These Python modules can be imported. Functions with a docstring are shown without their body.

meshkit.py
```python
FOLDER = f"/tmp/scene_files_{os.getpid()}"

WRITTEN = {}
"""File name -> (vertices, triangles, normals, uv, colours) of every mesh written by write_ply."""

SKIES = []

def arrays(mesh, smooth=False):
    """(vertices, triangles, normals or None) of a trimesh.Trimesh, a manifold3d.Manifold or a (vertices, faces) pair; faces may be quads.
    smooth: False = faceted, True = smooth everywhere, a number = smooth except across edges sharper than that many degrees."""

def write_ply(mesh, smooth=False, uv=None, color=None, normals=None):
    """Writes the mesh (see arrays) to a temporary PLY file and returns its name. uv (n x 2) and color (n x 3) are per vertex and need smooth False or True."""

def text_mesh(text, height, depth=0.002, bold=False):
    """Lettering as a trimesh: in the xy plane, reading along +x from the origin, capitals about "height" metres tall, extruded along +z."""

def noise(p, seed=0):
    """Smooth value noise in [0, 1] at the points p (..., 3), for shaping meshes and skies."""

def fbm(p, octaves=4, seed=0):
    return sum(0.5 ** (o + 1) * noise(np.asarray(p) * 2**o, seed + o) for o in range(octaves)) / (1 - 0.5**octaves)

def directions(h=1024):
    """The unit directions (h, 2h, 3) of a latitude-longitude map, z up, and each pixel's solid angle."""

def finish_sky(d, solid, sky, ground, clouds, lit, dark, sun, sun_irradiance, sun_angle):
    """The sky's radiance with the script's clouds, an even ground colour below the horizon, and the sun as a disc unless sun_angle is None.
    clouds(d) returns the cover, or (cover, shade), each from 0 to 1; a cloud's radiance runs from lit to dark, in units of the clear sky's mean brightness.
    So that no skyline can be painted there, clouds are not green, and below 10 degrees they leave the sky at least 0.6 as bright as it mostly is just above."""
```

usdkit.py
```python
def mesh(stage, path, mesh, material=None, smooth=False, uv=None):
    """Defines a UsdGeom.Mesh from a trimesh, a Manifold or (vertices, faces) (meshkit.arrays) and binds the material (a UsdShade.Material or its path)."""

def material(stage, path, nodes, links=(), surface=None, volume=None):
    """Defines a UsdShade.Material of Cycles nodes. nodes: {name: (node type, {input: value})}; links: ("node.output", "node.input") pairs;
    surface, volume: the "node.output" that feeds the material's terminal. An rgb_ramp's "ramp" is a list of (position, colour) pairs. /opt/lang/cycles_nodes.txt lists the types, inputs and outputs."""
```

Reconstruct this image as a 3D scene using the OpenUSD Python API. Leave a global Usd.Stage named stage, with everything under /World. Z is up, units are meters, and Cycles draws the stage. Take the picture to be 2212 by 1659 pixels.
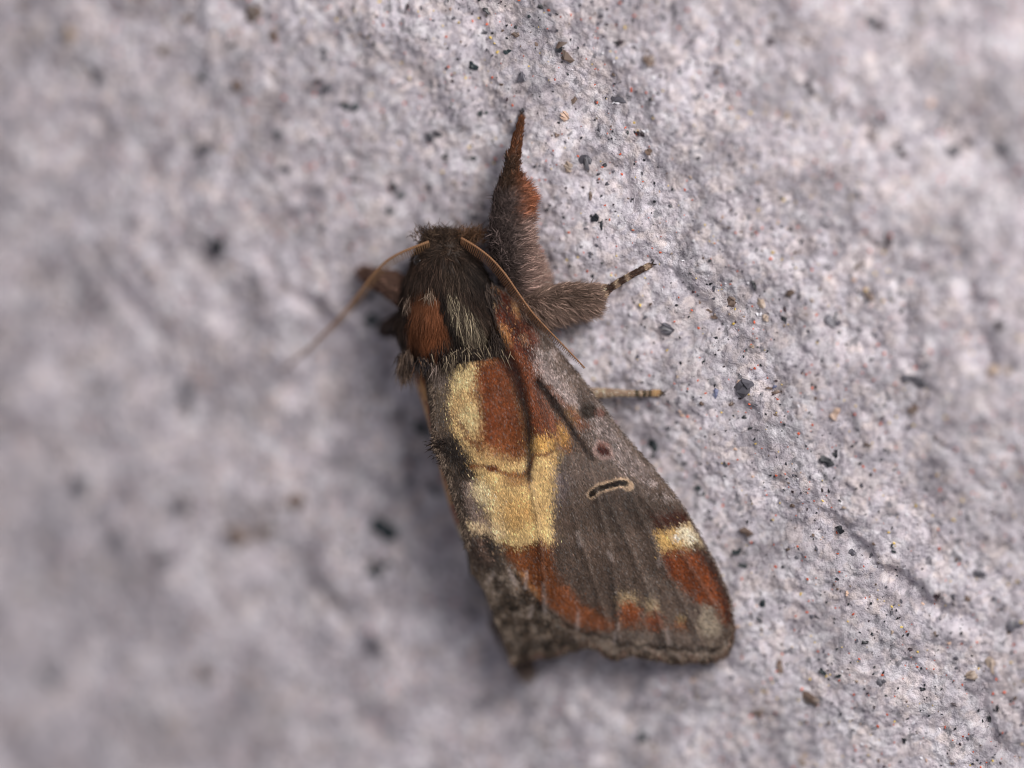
import numpy as np, trimesh, manifold3d, usdkit
from meshkit import fbm, noise
from scipy.spatial import cKDTree
from scipy.interpolate import RBFInterpolator
from pxr import Usd, UsdGeom, UsdLux, UsdShade, Gf, Sdf, Vt

# ------------------------------------------------------------------ stage, camera, light
stage = Usd.Stage.CreateInMemory()
UsdGeom.SetStageUpAxis(stage, 'Z'); UsdGeom.SetStageMetersPerUnit(stage, 1.0)
UsdGeom.Xform.Define(stage, '/World'); UsdGeom.Scope.Define(stage, '/World/Looks')
FW, D, PX = 44.0, 230.0, 2212.0            # millimetres across the picture at the focal plane, distance, tracing width
FOCAL = 100.0
cam = UsdGeom.Camera.Define(stage, '/World/camera')
cam.AddTranslateOp().Set((0, -D / 1000, 0)); cam.AddRotateXYZOp().Set((90, 0, 0))
cam.CreateFocalLengthAttr(FOCAL); cam.CreateHorizontalApertureAttr(FOCAL * FW / D)
cam.CreateFStopAttr(3.9); cam.CreateFocusDistanceAttr(D / 1000); cam.CreateClippingRangeAttr((0.01, 20.0))
cam.CreateExposureAttr(0.0)

KEY_POS, KEY_SIZE, KEY_POWER = (0.056, -0.128, 0.048), 0.062, 19.2   # the flash's diffuser, right, above, in front
key = UsdLux.RectLight.Define(stage, '/World/flash_diffuser')
key.CreateWidthAttr(KEY_SIZE); key.CreateHeightAttr(KEY_SIZE); key.CreateIntensityAttr(KEY_POWER); key.CreateColorAttr((1.0, 0.96, 0.925))
key.AddTransformOp().Set(Gf.Matrix4d().SetLookAt(Gf.Vec3d(*KEY_POS), Gf.Vec3d(0.004, 0, 0.0), Gf.Vec3d(0, 0, 1)).GetInverse())
usdkit.material(stage, '/World/Looks/ambient', {'b': ('background_shader', {'color': (0.93, 0.92, 1.0), 'strength': 0.25})}, surface='b.background')
sky = UsdLux.DomeLight.Define(stage, '/World/sky')
UsdShade.MaterialBindingAPI.Apply(sky.GetPrim()).Bind(UsdShade.Material.Get(stage, '/World/Looks/ambient'))

# ------------------------------------------------------------------ helpers
# The scene is modelled in millimetres: X right, Y up, Z off the wall; w() turns that into the stage's metres (z up, -y off the wall).
R = np.random.default_rng(11)
S = FW / PX
CAM = np.array([0, 0, D])

def w(p):
    p = np.asarray(p, float)
    return np.stack([p[..., 0], -p[..., 2], p[..., 1]], -1) * 0.001

def lin(c):
    c = np.asarray(c, float) / 255
    return np.where(c <= .04045, c / 12.92, ((c + .055) / 1.055) ** 2.4)

def pt(u, v, z):
    """The place at depth z (mm off the focal plane) that is seen at (u, v) of the tracing."""
    u, v, z = np.broadcast_arrays(np.asarray(u, float), np.asarray(v, float), np.asarray(z, float))
    k = (D - z) / D
    return np.stack([(u - PX / 2) * S * k, -(v - 829.5) * S * k, z], -1)

def uv(p):
    k = D / (D - p[..., 2])
    return np.stack([p[..., 0] * k / S + PX / 2, 829.5 - p[..., 1] * k / S], -1)

def prim_tag(p, **kw):
    for k, v in kw.items():
        p.SetCustomDataByKey(k, v)
    return p

def colour(g, c, interp='vertex', name='tint'):
    UsdGeom.PrimvarsAPI(g).CreatePrimvar(name, Sdf.ValueTypeNames.Color3fArray, interp).Set(Vt.Vec3fArray.FromNumpy(np.asarray(c, np.float32)))

def mesh(path, v, f, mat, c=None, smooth=True):
    g = usdkit.mesh(stage, path, (w(v), np.asarray(f)), mat, smooth=smooth)
    g.GetNormalsAttr().Get()
    if c is not None:
        colour(g, c)
    return g

def curves(path, pts, widths, cols, mat):
    """pts (n, k, 3) in mm, widths (k) or (n, k), cols (n, 3)."""
    n, k, _ = pts.shape
    g = UsdGeom.BasisCurves.Define(stage, path)
    g.CreatePointsAttr(Vt.Vec3fArray.FromNumpy(w(pts).reshape(-1, 3).astype(np.float32)))
    g.CreateCurveVertexCountsAttr(Vt.IntArray.FromNumpy(np.full(n, k, np.int32))); g.CreateTypeAttr('linear')
    g.CreateWidthsAttr(Vt.FloatArray.FromNumpy((np.broadcast_to(widths, (n, k)) * .001).astype(np.float32).ravel())); g.SetWidthsInterpolation('vertex')
    colour(g, cols, 'uniform')
    UsdShade.MaterialBindingAPI.Apply(g.GetPrim()).Bind(mat)
    prim_tag(g.GetPrim(), kind='stuff')
    return g

def norm(a):
    return a / np.maximum(np.linalg.norm(a, axis=-1, keepdims=True), 1e-12)

def sdist(p, poly):
    """Signed distance (positive inside) of points to a closed polygon."""
    poly = np.asarray(poly, float); d2 = np.full(len(p), 1e18); inside = np.zeros(len(p), bool)
    for a, b in zip(poly, np.roll(poly, -1, 0)):
        e = b - a; q = p - a
        t = np.clip((q @ e) / (e @ e), 0, 1)
        d2 = np.minimum(d2, ((q - t[:, None] * e) ** 2).sum(1))
        c = ((a[1] > p[:, 1]) != (b[1] > p[:, 1]))
        with np.errstate(divide='ignore', invalid='ignore'):
            inside ^= c & (p[:, 0] < (b[0] - a[0]) * (p[:, 1] - a[1]) / (b[1] - a[1]) + a[0])
    d = np.sqrt(d2)
    return np.where(inside, d, -d)

def ldist(p, line):
    """Distance to an open polyline and the fraction along it."""
    line = np.asarray(line, float); best = np.full(len(p), 1e18); fr = np.zeros(len(p))
    seg = np.linalg.norm(np.diff(line, axis=0), axis=1); cum = np.r_[0, np.cumsum(seg)]
    for i, (a, b) in enumerate(zip(line[:-1], line[1:])):
        e = b - a; q = p - a
        t = np.clip((q @ e) / (e @ e), 0, 1)
        d = ((q - t[:, None] * e) ** 2).sum(1)
        m = d < best
        best = np.where(m, d, best); fr = np.where(m, (cum[i] + t * seg[i]) / cum[-1], fr)
    return np.sqrt(best), fr

def ss(x, a, b):
    t = np.clip((x - a) / (b - a), 0, 1)
    return t * t * (3 - 2 * t)

def fb(p, scale, seed, oct=3):
    return fbm(np.c_[p / scale, np.full(len(p), seed * 3.7)], oct, seed) - .5

def tone_(c):
    c = lin(c)
    return c * np.clip(c.mean() / .42, 0, 1) ** .3

class Paint:
    """Colours points of the moth by the place they have on its back; edges are ragged as scale edges are."""
    def __init__(s, p, base, rag=1.0):
        s.n = len(p); s.c = np.tile(tone_(base), (s.n, 1))
        s.p = p + rag * np.c_[fb(p, 11, 1) * 17 + fb(p, 3, 2, 2) * 13, fb(p, 11, 3) * 19 + fb(p, 3, 4, 2) * 19]
    def lay(s, m, col):
        m = np.clip(m, 0, 1)[:, None]; c = tone_(col)
        s.c = s.c * (1 - m) + m * c
    def poly(s, poly, col, soft=4, op=1.0):
        s.lay(op * ss(sdist(s.p, poly), -1.5 * soft, 1.5 * soft), col)
    def line(s, line, col, w0, w1=None, soft=3, op=1.0):
        d, f = ldist(s.p, line); w1 = w0 if w1 is None else w1
        ww = (w0 + (w1 - w0) * f) / 2
        s.lay(op * (1 - ss(d, ww - soft / 2, ww + soft)), col)
    def blob(s, u, v, ru, rv, col, soft=.5, op=1.0, rot=0):
        q = s.p - [u, v]; a = np.radians(rot); x = q[:, 0] * np.cos(a) + q[:, 1] * np.sin(a); y = -q[:, 0] * np.sin(a) + q[:, 1] * np.cos(a)
        r = np.sqrt((x / ru) ** 2 + (y / rv) ** 2)
        s.lay(op * (1 - ss(r, 1 - soft, 1 + soft)), col)

# ------------------------------------------------------------------ materials
def vmat(name, rough, nodes=None, links=None, spec=.3, **kw):
    n = {'tint': ('attribute', {'attribute': 'tint'}), 'p': ('principled_bsdf', {'roughness': rough, 'specular_ior_level': spec, **kw})}
    n.update(nodes or {})
    return usdkit.material(stage, '/World/Looks/' + name, n, links or [('tint.color', 'p.base_color')], surface='p.BSDF')

plaster = vmat('plaster', .75, {
    'g': ('geometry', {}),
    'n1': ('noise_texture', {'scale': 3600, 'detail': 5, 'roughness': .7}),
    'r1': ('rgb_ramp', {'ramp': [(0, (.26, .25, .30)), (.33, (.48, .47, .51)), (.39, (.72, .71, .74)), (.45, (.93, .925, .935)), (.55, (1.06, 1.06, 1.06)), (.75, (1.16, 1.15, 1.16))]}),
    'm1': ('mix_color', {'blend_type': 'multiply', 'fac': 1.0, 'use_clamp': False}),
    'n2': ('noise_texture', {'scale': 5500, 'detail': 4, 'roughness': .65}),
    'b': ('bump', {'strength': 1.0, 'distance': .00016}),
}, [('g.position', 'n1.vector'), ('g.position', 'n2.vector'), ('n1.fac', 'r1.fac'), ('tint.color', 'm1.a'), ('r1.color', 'm1.b'), ('m1.result', 'p.base_color'), ('n2.fac', 'b.height'), ('b.normal', 'p.normal')], spec=.35)
grain_mat = vmat('mineral_grain', .45, spec=.5)
wing_mat = vmat('wing_scales', .55, {
    'g': ('geometry', {}), 'n2': ('noise_texture', {'scale': 14000, 'detail': 2}), 'b': ('bump', {'strength': .35, 'distance': .00003})},
    [('tint.color', 'p.base_color'), ('g.position', 'n2.vector'), ('n2.fac', 'b.height'), ('b.normal', 'p.normal')], spec=.25, sheen_weight=.05, sheen_roughness=.5)
fur_mat = vmat('fur', .5, spec=.14)
skin_mat = vmat('skin', .6, spec=.3)
eye_mat = usdkit.material(stage, '/World/Looks/eye', {'p': ('principled_bsdf', {'base_color': (.012, .009, .008), 'roughness': .12})}, surface='p.BSDF')

# ------------------------------------------------------------------ the wall
SLOPE = .40                                     # it runs away to the lower left
nd = np.array([.85, .53]); nd /= np.linalg.norm(nd)
WP = pt(1075, 0, 0)
WN = norm(np.array([-SLOPE * nd[0], -SLOPE * nd[1], 1.0]))
E1 = norm(np.array([1, 0, 0]) - WN[0] * WN); E2 = np.cross(WN, E1)
CREASE = [[(1830, 150), (1868, 240), (1885, 330), (1940, 400)], [(2085, 560), (2120, 740), (2145, 840), (2195, 885)], [(1780, 1110), (1890, 1215), (1990, 1285), (2090, 1340), (2180, 1350)], [(1030, 40), (1038, 190), (1085, 300)], [(540, 540), (620, 640), (720, 700), (760, 790)], [(1365, 560), (1480, 640), (1570, 730)], [(2110, 1480), (2140, 1590), (2200, 1650)], [(1900, 560), (1960, 700), (1985, 830)], [(200, 560), (300, 680), (360, 790)], [(640, 1240), (760, 1330), (830, 1450)]]
WC = WP + ((pt(1106, 829, 0) - WP) @ E1) * E1 + ((pt(1106, 829, 0) - WP) @ E2) * E2     # the wall's middle

def cells(a, b, size, seed, jit=.95):
    r = np.random.default_rng(seed); n = int(72 / size)
    g = np.stack(np.meshgrid(np.arange(n), np.arange(n)), -1).reshape(-1, 2) * size - 36 + size * jit * (r.random((n * n, 2)) - .5)
    d, i = cKDTree(g).query(np.c_[a, b], k=2)
    return d[:, 0] / size, d[:, 1] / size, i[:, 0], r.random((n * n, 4))

def wall_relief(a, b):
    """Height (mm) of the roughcast over its mean plane, and what the colouring wants to know."""
    q = np.c_[a, b]
    q2 = q + .9 * np.c_[fb(q, 1.5, 21, 3), fb(q, 1.5, 22, 3)]
    h = 1.6 * fb(q2, 6.0, 5, 2) + .95 * fb(q2, 2.4, 6, 3)
    h -= .22 * np.exp(-(fb(q2, 3.2, 27, 3) / .08) ** 2) * ss(fb(q, 4.0, 28, 2), -.05, .15)
    for cr in CREASES:
        d, fr = ldist(q2, cr)
        h -= .30 * np.exp(-(d / .42) ** 2) * (.35 + .65 * np.sin(np.pi * fr)) * (.5 + 1.1 * ss(fb(q, 1.2, 29, 2), -.15, .15))
    q3 = q + .35 * np.c_[fb(q, .45, 23, 3), fb(q, .45, 24, 3)]
    g1, g2, j1, s1 = cells(q3[:, 0], q3[:, 1], .62, 32)
    h += .06 * (1 - g1 ** 2 * 1.6) * s1[j1, 0]
    q4 = q + .12 * np.c_[fb(q, .16, 25, 2), fb(q, .16, 26, 2)]
    k1, k2, l1, t1 = cells(q4[:, 0], q4[:, 1], .25, 33)
    h += .06 * (1 - k1 ** 2 * 1.6) * t1[l1, 0] + .13 * fb(q, .7, 9, 3) + .22 * fb(q, .3, 10, 3)
    return h - .1, (s1[j1], t1[l1])

def on_wall(a, b, h=0.0):
    a, b = np.asarray(a, float), np.asarray(b, float)
    return WC + a[..., None] * E1 + b[..., None] * E2 + np.asarray(h)[..., None] * WN

def wall_ab(u, v):
    """Where on the wall's plane a tracing point lies."""
    p = pt(u, v, 0.0); d = p - CAM
    t = ((WP - CAM) @ WN) / (d @ WN)
    q = CAM + t[..., None] * d - WC
    return q @ E1, q @ E2

CREASES = [np.stack(wall_ab(np.array([c[0] for c in k], float), np.array([c[1] for c in k], float)), 1) for k in CREASE]
wall = UsdGeom.Xform.Define(stage, '/World/stucco_wall')
prim_tag(wall.GetPrim(), kind='structure', label='rough pale lilac-white stucco wall speckled with dark, orange and yellow mineral grains')
st = .072
A_, B_ = np.meshgrid(np.arange(-31, 31, st), np.arange(-25, 25, st))
na, nb = A_.shape
hh, (c1, c2) = wall_relief(A_.ravel(), B_.ravel())
qq = np.c_[A_.ravel(), B_.ravel()]
tone = np.array([lin(c) for c in [(226, 224, 229), (214, 207, 213), (224, 214, 213), (176, 171, 178), (212, 208, 216)]])
col = tone[(c1[:, 1] * 5).astype(int)] * .55 + tone[(c2[:, 1] * 5).astype(int)] * .45
gm = ss(fb(qq, 1.0, 41, 4), -.05, .16)[:, None]
gl_ = ss(fb(qq, 2.6, 43, 4), -.02, .16)[:, None]
col = np.minimum(col * [1.10, 1.075, 1.08] * (1 - .20 * gl_), .88) * (1 - .25 * gm * np.array([1.0, 1.03, 1.0]))
dk = ss(c2[:, 2], .93, .97)[:, None] * ss(c1[:, 2], .3, .7)[:, None]
col = col * (1 - dk) + dk * lin((150, 146, 152))
f = (np.arange(na - 1)[:, None] * nb + np.arange(nb - 1)).ravel()
quad = np.stack([f, f + 1, f + nb + 1, f + nb], 1)
mesh('/World/stucco_wall/plaster', on_wall(A_.ravel(), B_.ravel(), hh), quad, plaster, col)

def grain_shape(r, n=17):
    p = norm(r.normal(size=(n, 3))) * r.uniform(.6, 1.15, (n, 1))
    m = trimesh.convex.convex_hull(p)
    return np.array(m.vertices), np.array(m.faces)
def shard(r):
    # a broken grain: three splinters that touch
    V, F, o = [], [], 0
    for k in range(3):
        v, f = grain_shape(r, 9)
        V.append(v * r.uniform(.5, .85) + np.r_[r.normal(0, .42, 2), r.normal(0, .1)] * (k > 0)); F.append(f + o); o += len(v)
    return np.vstack(V), np.vstack(F)
GR = [grain_shape(R, 12) for _ in range(24)]
SH = [shard(R) for _ in range(40)]
TINT = {'k': (36, 38, 44), 'g': (92, 90, 98), 'b': (112, 94, 84), 't': (166, 148, 134), 'o': (206, 92, 58), 'y': (222, 190, 96), 'p': (208, 176, 156), 'n': (38, 48, 52), 'u': (96, 100, 128), 'w': (214, 212, 218), 'c': (58, 44, 50)}
# grains one can single out in the photograph: tracing place, size across, length ratio, turn, kind
HERO = [(1015, 346, 17, 2.5, 10, 'n'), (1040, 241, 15, 1.4, 60, 'n'), (1127, 166, 24, 1.3, 70, 'g'), (1016, 143, 22, 1.2, 30, 'n'), (1044, 22, 19, 1.3, 20, 'k'), (1092, 112, 14, 1.5, 0, 'n'),
 (1165, 14, 14, 1.3, 40, 'k'), (1222, 120, 34, 1.4, 50, 'b'), (1208, 108, 14, 1.2, 0, 'k'), (1330, 218, 28, 1.9, 10, 'g'), (1384, 294, 16, 1.3, 30, 'c'), (1300, 361, 16, 1.3, 20, 'k'), (1258, 347, 26, 1.3, 60, 'g'),
 (1405, 135, 30, 1.2, 0, 'b'), (1340, 92, 15, 1.3, 40, 'c'), (1752, 190, 22, 1.3, 30, 'c'), (1288, 472, 22, 1.3, 70, 'k'), (848, 405, 20, 1.2, 40, 'n'), (838, 456, 15, 1.6, 80, 'n'), (470, 530, 34, 1.0, 0, 'k'),
 (335, 597, 24, 1.1, 0, 'g'), (1920, 512, 24, 1.4, 70, 'c'), (1660, 93, 18, 1.2, 0, 'c'), (1626, 616, 13, 1.4, 60, 'k'), (1690, 691, 13, 1.2, 0, 'k'), (1436, 716, 30, 1.5, 10, 'g'), (1690, 672, 10, 1, 0, 'c'),
 (1600, 836, 34, 1.2, 40, 'g'), (1664, 842, 15, 1.8, 0, 'b'), (1672, 836, 10, 1.2, 0, 'u'), (1788, 990, 22, 1.2, 0, 'k'), (1806, 984, 15, 1.4, 120, 'k'), (1616, 1153, 32, 1.4, 10, 'b'), (1590, 1196, 17, 1.2, 0, 'n'),
 (1400, 962, 26, 1.5, 110, 'n'), (1404, 990, 12, 1.3, 0, 'n'), (1506, 1058, 17, 1.3, 60, 'n'), (1960, 820, 24, 1.1, 0, 'g'), (1992, 824, 24, 1.1, 0, 'g'), (1811, 1142, 19, 1.2, 30, 'k'), (1836, 1200, 19, 1.5, 20, 'g'),
 (2032, 1284, 17, 1.4, 70, 'c'), (1872, 1385, 13, 2.4, 170, 'k'), (1776, 1446, 17, 1.3, 40, 'n'), (1818, 1455, 13, 1.6, 140, 'n'), (1905, 1472, 20, 1.2, 20, 'g'), (2155, 1524, 13, 1.9, 100, 'k'), (2134, 1556, 17, 1.4, 100, 'k'),
 (1651, 1303, 13, 1.1, 0, 'n'), (1644, 1335, 12, 2.6, 50, 'n'), (1606, 1226, 16, 1.3, 30, 'n'), (2100, 1461, 40, 1.4, 15, 't'), (2140, 1430, 24, 1.8, 70, 't'), (1385, 1596, 26, 1.5, 40, 'n'), (250, 1165, 34, 1.2, 0, 'g'),
 (402, 868, 44, 1.4, 60, 'g'), (930, 294, 20, 1.1, 0, 'g'), (748, 225, 20, 1.1, 0, 'n'), (432, 168, 22, 1.1, 0, 'n'), (513, 182, 22, 1.1, 0, 'b'), (600, 290, 20, 1.1, 0, 'n'), (450, 318, 26, 1.8, 140, 'g'),
 (340, 110, 18, 1.2, 60, 'b'), (205, 160, 30, 1.7, 40, 'g'), (152, 72, 26, 1.2, 20, 't'), (405, 42, 16, 1.3, 80, 'b'), (545, 25, 32, 1.2, 40, 'b'), (590, 78, 16, 1.2, 0, 'b'), (700, 175, 20, 1.2, 0, 'g'), (620, 362, 22, 1.4, 20, 'g'),
 (830, 1134, 36, 1.1, 0, 'n'), (648, 1082, 34, 1.2, 10, 'b'), (940, 1064, 26, 1.4, 50, 'g'), (905, 930, 24, 1.3, 50, 'n'), (790, 700, 26, 1.6, 40, 'n'), (880, 590, 24, 1.2, 0, 'g'), (770, 650, 24, 1.2, 0, 'g'),
 (395, 1100, 34, 1.2, 0, 'g'), (180, 1050, 36, 1.3, 30, 'g'), (505, 1150, 40, 1.4, 20, 'b'), (215, 1110, 30, 1.2, 0, 'g'), (820, 1215, 30, 1.2, 40, 'n'), (812, 1385, 32, 1.5, 60, 'g'), (432, 1458, 34, 1.2, 30, 'b'),
 (105, 1450, 44, 1.4, 20, 'g'), (570, 1145, 28, 1.3, 10, 'b'), (350, 1205, 34, 1.3, 30, 'g'), (1950, 330, 26, 1.3, 50, 'c'), (2060, 330, 22, 1.5, 20, 'g'), (1880, 45, 34, 1.2, 50, 'g'), (1900, 62, 26, 1.2, 0, 'c'),
 (2010, 225, 24, 1.2, 0, 'p'), (2090, 310, 20, 1.4, 40, 'c'), (2165, 325, 36, 1.7, 20, 'g'), (2160, 700, 24, 1.7, 60, 'c'), (1800, 250, 16, 1.8, 60, 'c'), (1905, 255, 14, 1.2, 0, 'c'), (1740, 85, 14, 1.2, 0, 'b'),
 (1700, 250, 18, 1.5, 110, 't'), (1640, 655, 24, 1.6, 70, 't'), (1650, 690, 22, 1.5, 60, 't'), (1620, 750, 12, 1.6, 0, 't'), (1602, 905, 12, 1.2, 0, 'k'), (1565, 1000, 10, 1.3, 40, 'k'), (1808, 895, 22, 1.9, 100, 'p'),
 (1215, 255, 22, 1.2, 30, 'p'), (1222, 362, 20, 1.5, 20, 't'), (1570, 655, 22, 1.3, 20, 'b'), (1528, 680, 16, 1.6, 20, 'b'), (1620, 925, 10, 1.2, 0, 'k'), (1545, 850, 14, 1.4, 80, 'u'), (1980, 880, 22, 1.2, 0, 'b'), (1880, 960, 18, 1.2, 0, 'b'),
 (1790, 700, 26, 1.3, 40, 'g'), (1700, 640, 18, 1.4, 20, 'b'), (1870, 640, 24, 1.6, 60, 'b'), (2150, 800, 30, 1.4, 20, 't'), (1750, 1510, 34, 1.3, 30, 'b'), (1690, 1440, 18, 1.6, 60, 'b'), (1545, 1380, 22, 1.4, 40, 'g'), (1640, 1540, 26, 1.3, 0, 'b'),
 (1730, 1640, 20, 1.3, 0, 't'), (1950, 1600, 14, 1.3, 20, 'k'), (1990, 1490, 12, 1.2, 0, 'k'), (2060, 1520, 13, 1.3, 0, 'c'), (2190, 1350, 28, 1.3, 20, 'g'), (2110, 1240, 26, 1.6, 20, 'g'), (2090, 1290, 20, 1.4, 40, 'b')]
ha, hb = wall_ab(np.array([h[0] for h in HERO]), np.array([h[1] for h in HERO]))
items = [(a, b, h[2] * S * .5, h[3], np.radians(-h[4]), h[5]) for a, b, h in zip(ha, hb, HERO)]
kinds, prob = list('kgbtnpcw'), np.array([.32, .2, .16, .05, .14, .03, .08, .02]); prob /= prob.sum()
for _ in range(300 - len(HERO)):
    ra, rb = wall_ab(np.array(R.uniform(-20, 2230)), np.array(R.uniform(-20, 1680)))
    k = kinds[R.choice(len(kinds), p=prob)]
    items.append((ra, rb, R.uniform(7, 14) * S * .5 * (1.45 if k in 'gbt' else 1), R.uniform(1, 1.8), R.uniform(0, 6.3), k))
ia = np.array([float(i[0]) for i in items]); ib = np.array([float(i[1]) for i in items])
ih, _ = wall_relief(ia, ib)
EPS = .06
hx, _ = wall_relief(ia + EPS, ib); hy, _ = wall_relief(ia, ib + EPS)

def grain_geo(shape, a, b, h, r, el, rot, flat, lift):
    v = shape[0] * [r * np.sqrt(el), r / np.sqrt(el), r * flat]
    c, s = np.cos(rot), np.sin(rot)
    x, y, z = v[:, 0] * c - v[:, 1] * s, v[:, 0] * s + v[:, 1] * c, v[:, 2]
    return on_wall(a + x, b + y, h + z + lift * r)

for i, (a, b, r, el, rot, k) in enumerate(items):
    sh = SH[i % len(SH)]
    v = grain_geo(sh, ia[i], ib[i], ih[i], r * (1.5 if i < len(HERO) else 1.2) * (1.25 if a < -4 else 1), el, rot, .55, .17)
    c = lin(TINT[k]) * R.uniform(.75, 1.25)
    fc = np.tile(c, (len(v), 1)) * R.uniform(.6, 1.5, (len(v), 1)) + (R.random((len(v), 1)) > .85) * .12
    mesh('/World/stucco_wall/grain' + ('_%03d' % i if i else ''), v, sh[1], grain_mat, fc, smooth=False)
# the small ones, too many to tell apart
V, F, Cc, off = [], [], [], 0
NF = [('o', 3000, 1.6, 4.2), ('y', 1300, 1.6, 4.2), ('k', 7500, 1.0, 4.6), ('g', 1100, 2, 6.5), ('b', 700, 2, 6.5), ('c', 1200, 1.3, 5), ('w', 900, 2, 6), ('p', 250, 2, 6), ('t', 350, 2, 6)]
for k, n, lo, hi in NF:
    a, b = R.uniform(-30, 30, n), R.uniform(-24, 24, n)
    h, _ = wall_relief(a, b)
    r = (lo + (hi - lo) * R.random(n) ** 2.2) * S
    for j in range(n):
        sh = GR[R.integers(len(GR))]
        v = grain_geo(sh, a[j], b[j], h[j], r[j], R.uniform(1, 1.8), R.uniform(0, 6.3), .7, .3)
        V.append(v); F.append(sh[1] + off); off += len(v)
        Cc.append(np.tile(lin(TINT[k]) * R.uniform(.75, 1.3), (len(v), 1)))
g = mesh('/World/stucco_wall/fine_grains', np.vstack(V), np.vstack(F), grain_mat, np.clip(np.vstack(Cc), 0, .9), smooth=False)
prim_tag(g.GetPrim(), kind='stuff')

def wall_z(u, v):
    a, b = wall_ab(np.array(float(u)), np.array(float(v)))
    h, _ = wall_relief(np.atleast_1d(a), np.atleast_1d(b))
    return float(on_wall(a, b, h[0])[2])

# ------------------------------------------------------------------ the moth
moth = UsdGeom.Xform.Define(stage, '/World/moth')
prim_tag(moth.GetPrim(), label='furry brown moth with rust, yellow and grey patterned wings resting on the speckled wall', category='moth')

def resample(line, n):
    line = np.asarray(line, float); d = np.r_[0, np.cumsum(np.linalg.norm(np.diff(line[:, :2], axis=0), axis=1))]
    t = np.linspace(0, d[-1], n)
    return np.stack([np.interp(t, d, line[:, k]) for k in range(line.shape[1])], 1)

RIDGE = [(932, 770), (934, 832), (937, 900), (941, 963), (960, 1000), (976, 1040), (984, 1071), (1001, 1120), (1011, 1180), (1017, 1234), (1043, 1269), (1070, 1339), (1102, 1428)]
COSTA = [(1064, 616), (1090, 630), (1125, 660), (1165, 705), (1200, 750), (1232, 790), (1265, 832), (1300, 880), (1330, 920), (1370, 968), (1400, 1000), (1442, 1053), (1470, 1090), (1505, 1148), (1540, 1212), (1562, 1262), (1575, 1297), (1582, 1345)]
TERMEN = [(1102, 1428), (1130, 1419), (1159, 1411), (1190, 1411), (1212, 1404), (1228, 1396), (1243, 1398), (1254, 1391), (1266, 1388), (1280, 1390), (1292, 1396), (1306, 1408), (1320, 1415), (1335, 1416), (1348, 1408), (1366, 1404), (1385, 1410), (1402, 1414), (1425, 1416), (1450, 1424), (1475, 1424), (1492, 1418), (1515, 1424), (1545, 1418), (1566, 1408), (1578, 1385), (1582, 1345)]
ZC = np.array([(985, 770, -.1), (932, 780, -.7), (935, 900, -.45), (945, 975, -.2), (985, 1090, -.5), (1012, 1180, -.9), (1040, 1260, -1.5), (1075, 1350, -2.2), (1105, 1425, -2.8),
 (1060, 850, .25), (1050, 1000, .15), (1120, 1060, .05), (1130, 1200, -.5), (1180, 900, 0), (1260, 1000, -.05), (1300, 1200, -.35), (1200, 1340, -1.5), (1420, 1250, -.65),
 (1064, 616, -.7), (1125, 660, -.5), (1200, 750, -.5), (1265, 830, -.55), (1330, 920, -.55), (1400, 1000, -.5), (1470, 1090, -.6), (1540, 1200, -.85), (1580, 1300, -1.1), (1575, 1400, -1.4), (1394, 1410, -1.5), (1254, 1391, -1.9)], float)
zfit = RBFInterpolator(ZC[:, :2], ZC[:, 2], kernel='thin_plate_spline', smoothing=.5)
FOLD = [(1071, 734), (1096, 773), (1113, 802), (1123, 834), (1130, 868), (1138, 900), (1142, 936), (1144, 973), (1143, 1005), (1142, 1034)]
DAGGER = [(1164, 827), (1191, 866), (1218, 900), (1240, 936), (1262, 968), (1279, 990)]
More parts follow.
